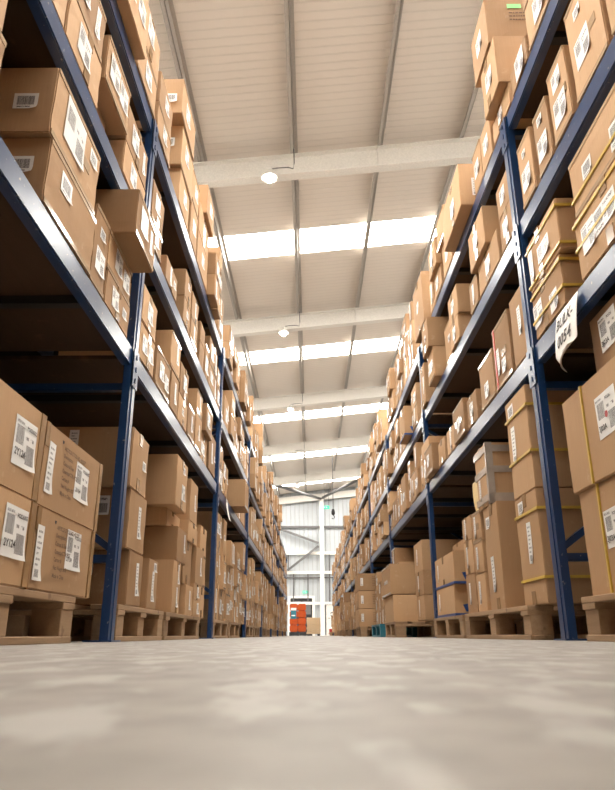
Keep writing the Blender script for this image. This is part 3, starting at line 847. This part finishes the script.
for idx, c in enumerate(solo):
    s = c['s']; L, W, Hh = c['y1']-c['y0'], c['dep'], c['z1']-c['z0']
    c['bulge'] = R.uniform(.001, .004)
    bm = bmesh.new(); carton_bm(bm, c)
    o = obj('cardboard_carton', mesh_of('cardboard_carton', bm, M['carton']))
    o.location = (s*c['X'], (c['y0']+c['y1'])/2, c['z0'])
    jit = R.uniform(-.007, .007) if L < .5 else 0
    o.rotation_euler = (0, 0, (PI if s > 0 else 0) + jit)
    tag(o, c['label'], 'carton', 'cartons on the %s rack\'s %s' % ('left' if s < 0 else 'right', SH[c['lvl']]))
    m = 1 if s < 0 else -1                                        # local y of "away from the camera"
    bf = lambda b: c['bulge']*.9 + .0012
    big = c['a'] > 550
    # aisle-face labels; position given as fraction along y0->y1 (left) measured away from the camera, and up
    lo = []
    for lb in c.get('lab', []):
        if c['a'] < 120: continue
        if len(lb) == 5: k, a, b, sc = lb[1], (lb[2]-c['y0'])/L, (lb[3]-c['z0'])/Hh, lb[4]
        else: k, a, b, sc = lb
        w, h = LS[k]; w *= sc; h *= sc
        w = min(w, L*.85); h = min(h, Hh*.85)
        yy = (-L/2 + a*L)*1.0
        if s > 0: yy = -yy
        yy = max(-L/2+w/2+.006, min(L/2-w/2-.006, yy)); zz = max(h/2+.006, min(Hh-h/2-.006, b*Hh))
        l = obj('shipping_label', LT[k], o, (c['bulge'], yy, zz)); l.scale = (1, w, h)
        l.rotation_euler = (R.uniform(-.05,.05), 0, 0)
        lo.append((k, l, w, h, yy, zz))
    for (k, a, b, sc) in c.get('side', []):                       # labels on the end that faces the camera
        w, h = LS[k]; w *= sc; h *= sc
        l = obj('shipping_label', LT[k], o, (-a*W, -m*(L/2+.0052), b*Hh)); l.scale = (1, w, h)
        l.rotation_euler = (0, 0, -m*PI/2)
    if big or c.get('tape'):
        tw = .05
        e = c['bulge'] + .0008
        tp = c.get('tape') or R.choice(['v','h','v','n'])
        if 'txt' in c and s < 0: tape_strip('packing_tape', o, -.0002, e, L/2-.034, L/2-.002, .002, Hh-.002, 'tape'); tape_strip('packing_tape', o, -.0002, e, -L/2+.002, -L/2+.03, Hh*.7, Hh-.002, 'tape')
        elif tp == 'v':                                             # tape tails over the centre seam, top and bottom
            y = R.uniform(-.1, .1)*L
            tl = min(.055, Hh*.25)
            tape_strip('packing_tape', o, -.0002, e, y-tw/2, y+tw/2, Hh-tl, Hh-.002, 'tape')
            tape_strip('packing_tape', o, -.0002, e, y-tw/2, y+tw/2, .002, tl, 'tape')
        elif tp == 'h':                                           # glossy tape along the lower and upper edges
            tape_strip('packing_tape', o, -.0002, e*.6, -L/2+.003, L/2-.003, .001, .018, 'clear')
            tape_strip('packing_tape', o, -.0002, e*.6, -L/2+.003, L/2-.003, Hh-.016, Hh-.001, 'clear')
            tape_strip('packing_tape', o, -.0002, e, R.uniform(-.3,.1)*L, R.uniform(.15,.4)*L, Hh*.40, Hh*.40+.035, 'clear') if R.random() < .4 else None
    for st in c.get('strap', []):
        p = float(st[1:]); bm = bmesh.new(); sw = .011; e = .006
        if st[0] == 'h':
            z = p*Hh
            for bx in ((.0, e, -L/2-e, L/2+e), (-W-e, -W, -L/2-e, L/2+e), (-W, 0, -L/2-e, -L/2-.001), (-W, 0, L/2+.001, L/2+e)):
                box(bm, *bx, z-sw/2, z+sw/2)
        elif st[0] == 'v':
            y = m*(-L/2 + p*L)
            box(bm, .0, e, y-sw/2, y+sw/2, -.0004, Hh); box(bm, -W, e, y-sw/2, y+sw/2, Hh-.001, Hh+.0004)
            box(bm, -W-e, -W, y-sw/2, y+sw/2, 0, Hh)
        else:
            x = -p*W
            for yy in (-1, 1): box(bm, x-sw/2, x+sw/2, min(yy*L/2, yy*(L/2+e)), max(yy*L/2, yy*(L/2+e)), .0, Hh)
        obj('strap', mesh_of('strap', bm, M['yellow']), o)
    if c.get('red'):
        tape_strip('red_tape', o, -.0002, c['bulge']+.001, -.4*L if s > 0 else .2*L, (-.4*L if s > 0 else .2*L)+.018, .002, Hh-.002, 'red')
    if c.get('bluetape'):
        tape_strip('blue_tape', o, -.0002, c['bulge']+.001, -L/2, L/2, 0.0, .016, 'blue_tape')
        tape_strip('blue_tape', o, -W, 0, -m*(L/2+.005) if m > 0 else L/2, -m*L/2 if m > 0 else L/2+.005, .0, .016, 'blue_tape')
        bm = bmesh.new(); sz = .045; y = -m*(L/2+.0055)
        bm.faces.new([bm.verts.new(p) for p in ((-.12,y,Hh*.12+sz*.2),(-.07,y,Hh*.12),(-.05,y,Hh*.12+sz),(-.10,y,Hh*.12+sz*1.2))])
        obj('blue_tape', mesh_of('blue_tape', bm, M['blue_tape']), o)
    if c.get('clearband'):
        for z in (.02, Hh*.5, Hh-.05):
            bm = bmesh.new(); e = .006
            for bx in ((.0, e, -L/2-e, L/2+e), (-W, 0, -L/2-e, -L/2-.001), (-W, 0, L/2+.001, L/2+e)): box(bm, *bx, z, z+.035)
            obj('clear_band', mesh_of('clear_band', bm, M['band']), o)
        tape_strip('clear_band', o, -W, .006, m*-1*(L/2+.006) if m > 0 else L/2, -L/2 if m > 0 else L/2+.006, 0, .02, 'band')
        tape_strip('clear_band', o, -.03, .0065, (L/2-.02), L/2+.006, 0, Hh, 'band')
    if c.get('sticker'):
        a, b = c['sticker']
        y = -m*(L/2+.0055); x = -a*W; z = b*Hh
        bm = bmesh.new(); bm.faces.new([bm.verts.new(p) for p in ((x-.035,y,z-.014),(x+.035,y,z-.014),(x+.035,y,z+.014),(x-.035,y,z+.014))])
        obj('green_sticker', mesh_of('green_sticker', bm, M['green']), o)
    if c.get('lines') or c.get('lines3'):
        n = 3 if c.get('lines3') else 6
        bm = bmesh.new(); y = -m*(L/2+.0055)
        for i in range(n):
            z = Hh*(.62 - .075*i) if n == 3 else Hh*(.78-.1*i)
            x = -.24*W if n == 3 else -.35*W
            xe = -.62*W
            while x > xe:
                w = R.uniform(.006, .018)
                box(bm, x-w, x, y-.0002, y+.0002, z, z+.006); x -= w+.004
        obj('printed_text', mesh_of('printed_text', bm, M['brownink']), o)
    if c.get('dot'):
        bm = bmesh.new(); lathe(bm, [(0,.0),(.011,.0)], 16)
        dd = obj('red_dot', mesh_of('red_dot', bm, M['redpaint']), o, (c['bulge']+.003, lo[0][4]-.0, lo[0][5]-.004)); dd.rotation_euler = (0, PI/2, 0)
    # writing
    e = c['bulge'] + .0016
    if c.get('txt') and s < 0:
        if c['txt'] == 'print':
            for i, ln in enumerate(['ARTICLE STYLE NO: 401207', 'Description:', 'Colour & Size:', 'Quantity/CTN: PCS', 'Carton #', 'Net Weight: KG', 'Made in China']):
                text(ln, .0165, M['brownink'], o, (e, -L/2+.155+.0*i, Hh*.80 - i*.0225))
            bm = bmesh.new(); tri = [(e,-L/2+.13,Hh*.90),(e,-L/2+.147,Hh*.90),(e,-L/2+.142,Hh*.86),(e,-L/2+.134,Hh*.86)]
            bm.faces.new([bm.verts.new(p) for p in tri]); obj('printed_mark', mesh_of('printed_mark', bm, M['ink']), o)
        else:
            text('CTN SIZE 45 x 55 x 24', .013, M['brownink'], o, (e, -L/2+.05, Hh*.86))
        for (k, l, w, h, yy, zz) in lo:
            if k.startswith('square'):
                text('2Y124', .026, M['ink'], o, (e+.0012, yy-w*.44, zz-h*.30), 'label_text') if c['txt'] == 'big' else text('2Y124', .018, M['ink'], o, (e+.0012, yy-w*.44, zz-h*.30), 'label_text')
                text('POS26302', .015, M['ink'], o, (e+.0012, yy+w*.0, zz+h*.30), 'label_text')
                text('BULK BOX', .009, M['ink'], o, (e+.0012, yy-w*.45, zz+h*.36), 'label_text')
    elif s > 0 and c['a'] > 700:
        for (k, l, w, h, yy, zz) in lo:
            if k == 'square_text':
                text('3J03A', .024, M['ink'], o, (e+.0012, yy-w*.44, zz-h*.34), 'label_text')
                text('POS26', .014, M['ink'], o, (e+.0012, yy+w*.02, zz+h*.30), 'label_text')
                text('BULK BOX', .009, M['ink'], o, (e+.0012, yy-w*.45, zz+h*.36), 'label_text')

# the remaining, most distant cartons as one object
bm = bmesh.new(); uvl = bm.loops.layers.uv.new('UV')
kinds = list(LM)
for c in rest:
    s = c['s']; X = c['X']; x0, x1 = sorted((s*X, s*(X+c['dep'])))
    box(bm, x0, x1, c['y0'], c['y1'], c['z0'], c['z1'], 0)
    L, Hh = c['y1']-c['y0'], c['z1']-c['z0']
    for (k, a, b, sc) in c.get('lab', []):
        w, h = LS[k]; w = min(w*sc, L*.8); h = min(h*sc, Hh*.8)
        yc = c['y0'] + a*L; zc = c['z0'] + b*Hh; xx = s*(X-.0015)
        ys = (yc-w/2, yc+w/2) if s < 0 else (yc+w/2, yc-w/2)
        f = bm.faces.new([bm.verts.new(p) for p in ((xx,ys[0],zc-h/2),(xx,ys[1],zc-h/2),(xx,ys[1],zc+h/2),(xx,ys[0],zc+h/2))])
        f.material_index = 1 + kinds.index(k)
        for lp, uv in zip(f.loops, ((0,0),(1,0),(1,1),(0,1))): lp[uvl].uv = uv
me = D.meshes.new('distant_cartons'); bm.to_mesh(me); bm.free()
me.materials.append(M['carton_far'])
for k in kinds: me.materials.append(LM[k])
o = obj('distant_cartons', me); o['kind'] = 'stuff'
tag(o, 'many small distant brown cartons filling the far ends of both racks', 'cartons')

# unseen cartons added beside and behind the camera to shade the near shelves
bm = bmesh.new(); rb = random.Random(5)
for s in (-1, 1):
    for lvl in range(4):
        y = P0-3*BAY+.1
        lim = {0: 1.18, 1: .96, 2: .98, 3: 1.2}[lvl]
        while y < lim-.25:
            w_ = min(rb.uniform(.25, .5), lim-y)
            if any(p-.05 < y+w_ and y < p+.05 for p in (P0-3*BAY, P0-2*BAY, P0-BAY)): y += .06; continue
            hh = rb.uniform(.40, .50) if lvl in (1, 2) else rb.uniform(.4, .85)
            x0, x1 = sorted((s*(F[s]+.005), s*(F[s]+.6)))
            z0 = DECK[lvl] + (.001 if lvl else -.136)
            box(bm, x0, x1, y, y+w_-.01, z0, z0+hh*.5); box(bm, x0, x1, y, y+w_-.012, z0+hh*.5+.001, z0+hh)
            y += w_ + .01
me = D.meshes.new('nearby_cartons'); bm.to_mesh(me); bm.free(); me.materials.append(M['carton_far'])
o = obj('nearby_cartons', me); o['kind'] = 'stuff'
tag(o, 'unseen brown cartons added beside and behind the camera to shade the shelves', 'cartons')

# ------------------------------------------------------------------ paper sign on the right beam
def sign_pt(u, v):
    # u 0..1 far->near along y (viewer reads left to right), v 0..1 top->bottom
    y = 2.35 - .215*u
    z = 1.150 - .270*v
    tip = max(0, v-.62)/.38
    y = y + (2.25-y)*tip*(.85*(1-u)+.12*u)
    z += tip*(.075*u + .015*(1-u))
    x = .9335 - .022*v - .012*math.sin(PI*u)*v - .010*math.sin(PI*v) - .035*tip*tip*u
    return Vector((x, y, z))
bm = bmesh.new(); n = 18; g = [[bm.verts.new(sign_pt(i/n, j/n)) for j in range(n+1)] for i in range(n+1)]
for i in range(n):
    for j in range(n):
        bm.faces.new((g[i][j], g[i][j+1], g[i+1][j+1], g[i+1][j])).smooth = True
me = D.meshes.new('paper_sign'); bm.to_mesh(me); bm.free(); me.materials.append(M['paper'])
ps = obj('paper_sign', me); sm = ps.modifiers.new('thick', 'SOLIDIFY'); sm.thickness = .0008
tag(ps, 'curled white paper sign reading BULK-0054 hanging from the lowest right beam', 'sign')
def sign_text(s, size, u0, v0, shear=0):
    me = text_mesh(s, size, M['ink'], 'sign_text')
    for v in me.vertices:
        u = u0 + v.co.y/.215; vv = v0 - v.co.z/.270
        p = sign_pt(u, vv); v.co = p + Vector((-.0016, 0, 0))
    return obj('sign_text', me, ps)
sign_text('BULK-', .062, .06, .26); sign_text('0054', .068, .17, .55)
bm = bmesh.new()
for k in range(9):
    a = .42 + k*.022
    pts = [sign_pt(a, .66), sign_pt(a+.010, .66), sign_pt(a+.010, .74), sign_pt(a, .74)]
    bm.faces.new([bm.verts.new(p + Vector((-.0018,0,0))) for p in pts])
me = D.meshes.new('barcode'); bm.to_mesh(me); bm.free(); me.materials.append(M['ink']); obj('barcode', me, ps)

# padded envelope sticking up behind the small right stack
bm = bmesh.new(); bmesh.ops.create_grid(bm, x_segments=8, y_segments=8, size=.5)
for v in bm.verts:
    a, b = v.co.x, v.co.y
    v.co = Vector((.012*math.cos(a*PI)*math.cos(b*PI) + .03*b*b, a*.13 + b*.03, (b+.5)*.17))
en = obj('padded_envelope', mesh_of('padded_envelope', bm, M['envelope']), None, (.945, 3.84, .675))
sm = en.modifiers.new('thick', 'SOLIDIFY'); sm.thickness = .012
tag(en, 'crumpled yellow paper envelope on the small carton stack beside the clear-banded carton', 'envelope')

# white sheet / note hanging on left lowest beam far down
bm = bmesh.new()
for i in range(5):
    for j in range(5):
        pass
bmesh.ops.create_grid(bm, x_segments=6, y_segments=6, size=.5)
for v in bm.verts:
    a, b = v.co.x, v.co.y
    v.co = Vector((.01+.03*(.5-b)*(.5-b), a*.13, b*.18-.05))
nt = obj('paper_note', mesh_of('paper_note', bm, M['paper']), None, (-F[-1]+.004, 5.95, 1.10))
nt.modifiers.new('thick', 'SOLIDIFY').thickness = .0008
tag(nt, 'small blank white paper note hanging from the lowest left beam past the second upright', 'note')

# ------------------------------------------------------------------ things at the far end
ol = D.objects.new('wrapped_load', None); C.objects.link(ol); ol.location = (-.50, 28, 0)
tag(ol, 'orange-wrapped pallet load with a teal label at the far end of the aisle', 'pallet load')
bm = bmesh.new()
for x in (-.28, 0, .28): box(bm, x-.05, x+.05, -.4, .4, 0, .11)
box(bm, -.33, .33, -.4, .4, .11, .14)
obj('pallet_base', mesh_of('pallet_base', bm, M['dark']), ol)
for i in range(2):
    for k in range(4):
        bm = bmesh.new(); x0 = -.315 + i*.32
        box(bm, x0, x0+.31, -.36, .36, .142+k*.26, .142+k*.26+.252)
        obj('orange_pack', mesh_of('orange_pack', bm, M['orange'], .03, 3), ol)
bm = bmesh.new(); box(bm, -.27, -.06, -.375, -.362, .62, .92); obj('teal_label', mesh_of('teal_label', bm, M['teal']), ol)
bm = bmesh.new(); box(bm, -.27, -.06, -.378, -.363, .93, 1.02); box(bm, -.24, -.10, -.379, -.374, .72, .76); obj('white_label', mesh_of('white_label', bm, M['paper']), ol)

wl = D.objects.new('timber_stack', None); C.objects.link(wl); wl.location = (.12, 30, 0)
tag(wl, 'low stack of pale flat boards between the orange load and white column', 'boards')
for k in range(7):
    bm = bmesh.new(); j = R.uniform(-.015, .015)
    box(bm, -.28+j, .28+j, -.4, .4, .07+k*.092, .07+k*.092+.085)
    obj('board', mesh_of('board', bm, M['pale_wood'], .004), wl)
bm = bmesh.new(); box(bm, -.25, -.15, -.4, .4, 0, .07); box(bm, .15, .25, -.4, .4, 0, .07); obj('bearer', mesh_of('bearer', bm, M['dark']), wl)

pj = D.objects.new('pallet_truck', None); C.objects.link(pj); pj.location = (.97, 31.2, 0)
tag(pj, 'red hand pallet truck with dark handle at the far right end', 'pallet truck')
bm = bmesh.new(); box(bm, -.18, -.04, .0, 1.0, .06, .12); box(bm, .04+.08, .18+.08, .0, 1.0, .06, .12); box(bm, -.18, .26, -.1, .06, .08, .28)
obj('forks', mesh_of('forks', bm, M['redpaint'], .008), pj)
bm = bmesh.new(); tube(bm, [(.04,-.1,.25),(.02,-.28,.7),(.01,-.33,.80)], .02); tube(bm, [(-.10,-.35,.80),(-.12,-.38,.92),(.02,-.40,.96),(.16,-.38,.92),(.14,-.35,.80),(-.1,-.35,.80)], .02)
obj('handle', mesh_of('handle', bm, M['dark']), pj)
for x in (-.02, .10):
    bm = bmesh.new(); tube(bm, [(x-.03,-.12,.08),(x+.03,-.12,.08)], .08, 14); obj('wheel', mesh_of('wheel', bm, M['dark']), pj)

# ------------------------------------------------------------------ camera
cam = D.cameras.new('camera'); co_ = D.objects.new('camera', cam); C.objects.link(co_)
cam.sensor_fit = 'HORIZONTAL'; cam.sensor_width = 24; cam.lens = f_*24/615
cam.clip_start = .01; cam.clip_end = 200
# axes of the projection above
cy, sy, cp, sp, cr, sr = math.cos(ya_), math.sin(ya_), math.cos(pi_), math.sin(pi_), math.cos(ro_), math.sin(ro_)
ex = Vector((cy, -sy, 0)); ey = Vector((sy, cy, 0)); ez = Vector((0,0,1))
fw = ey*cp + ez*sp; up = -ey*sp + ez*cp
rt = ex*cr - up*sr; up2 = ex*sr + up*cr
co_.matrix_world = Matrix(((rt.x, up2.x, -fw.x, 0), (rt.y, up2.y, -fw.y, 0), (rt.z, up2.z, -fw.z, h_), (0,0,0,1)))
cam.dof.use_dof = True; cam.dof.focus_distance = 3.6; cam.dof.aperture_fstop = 11
bpy.context.scene.camera = co_

# ------------------------------------------------------------------ world and view
w = D.worlds.new('w'); bpy.context.scene.world = w; w.use_nodes = True
w.node_tree.nodes['Background'].inputs[0].default_value = (1,.96,.9,1); w.node_tree.nodes['Background'].inputs[1].default_value = .5
sc = bpy.context.scene
sc.view_settings.view_transform = 'Standard'; sc.view_settings.look = 'None'
sc.view_settings.exposure = 0.33; sc.view_settings.gamma = 1
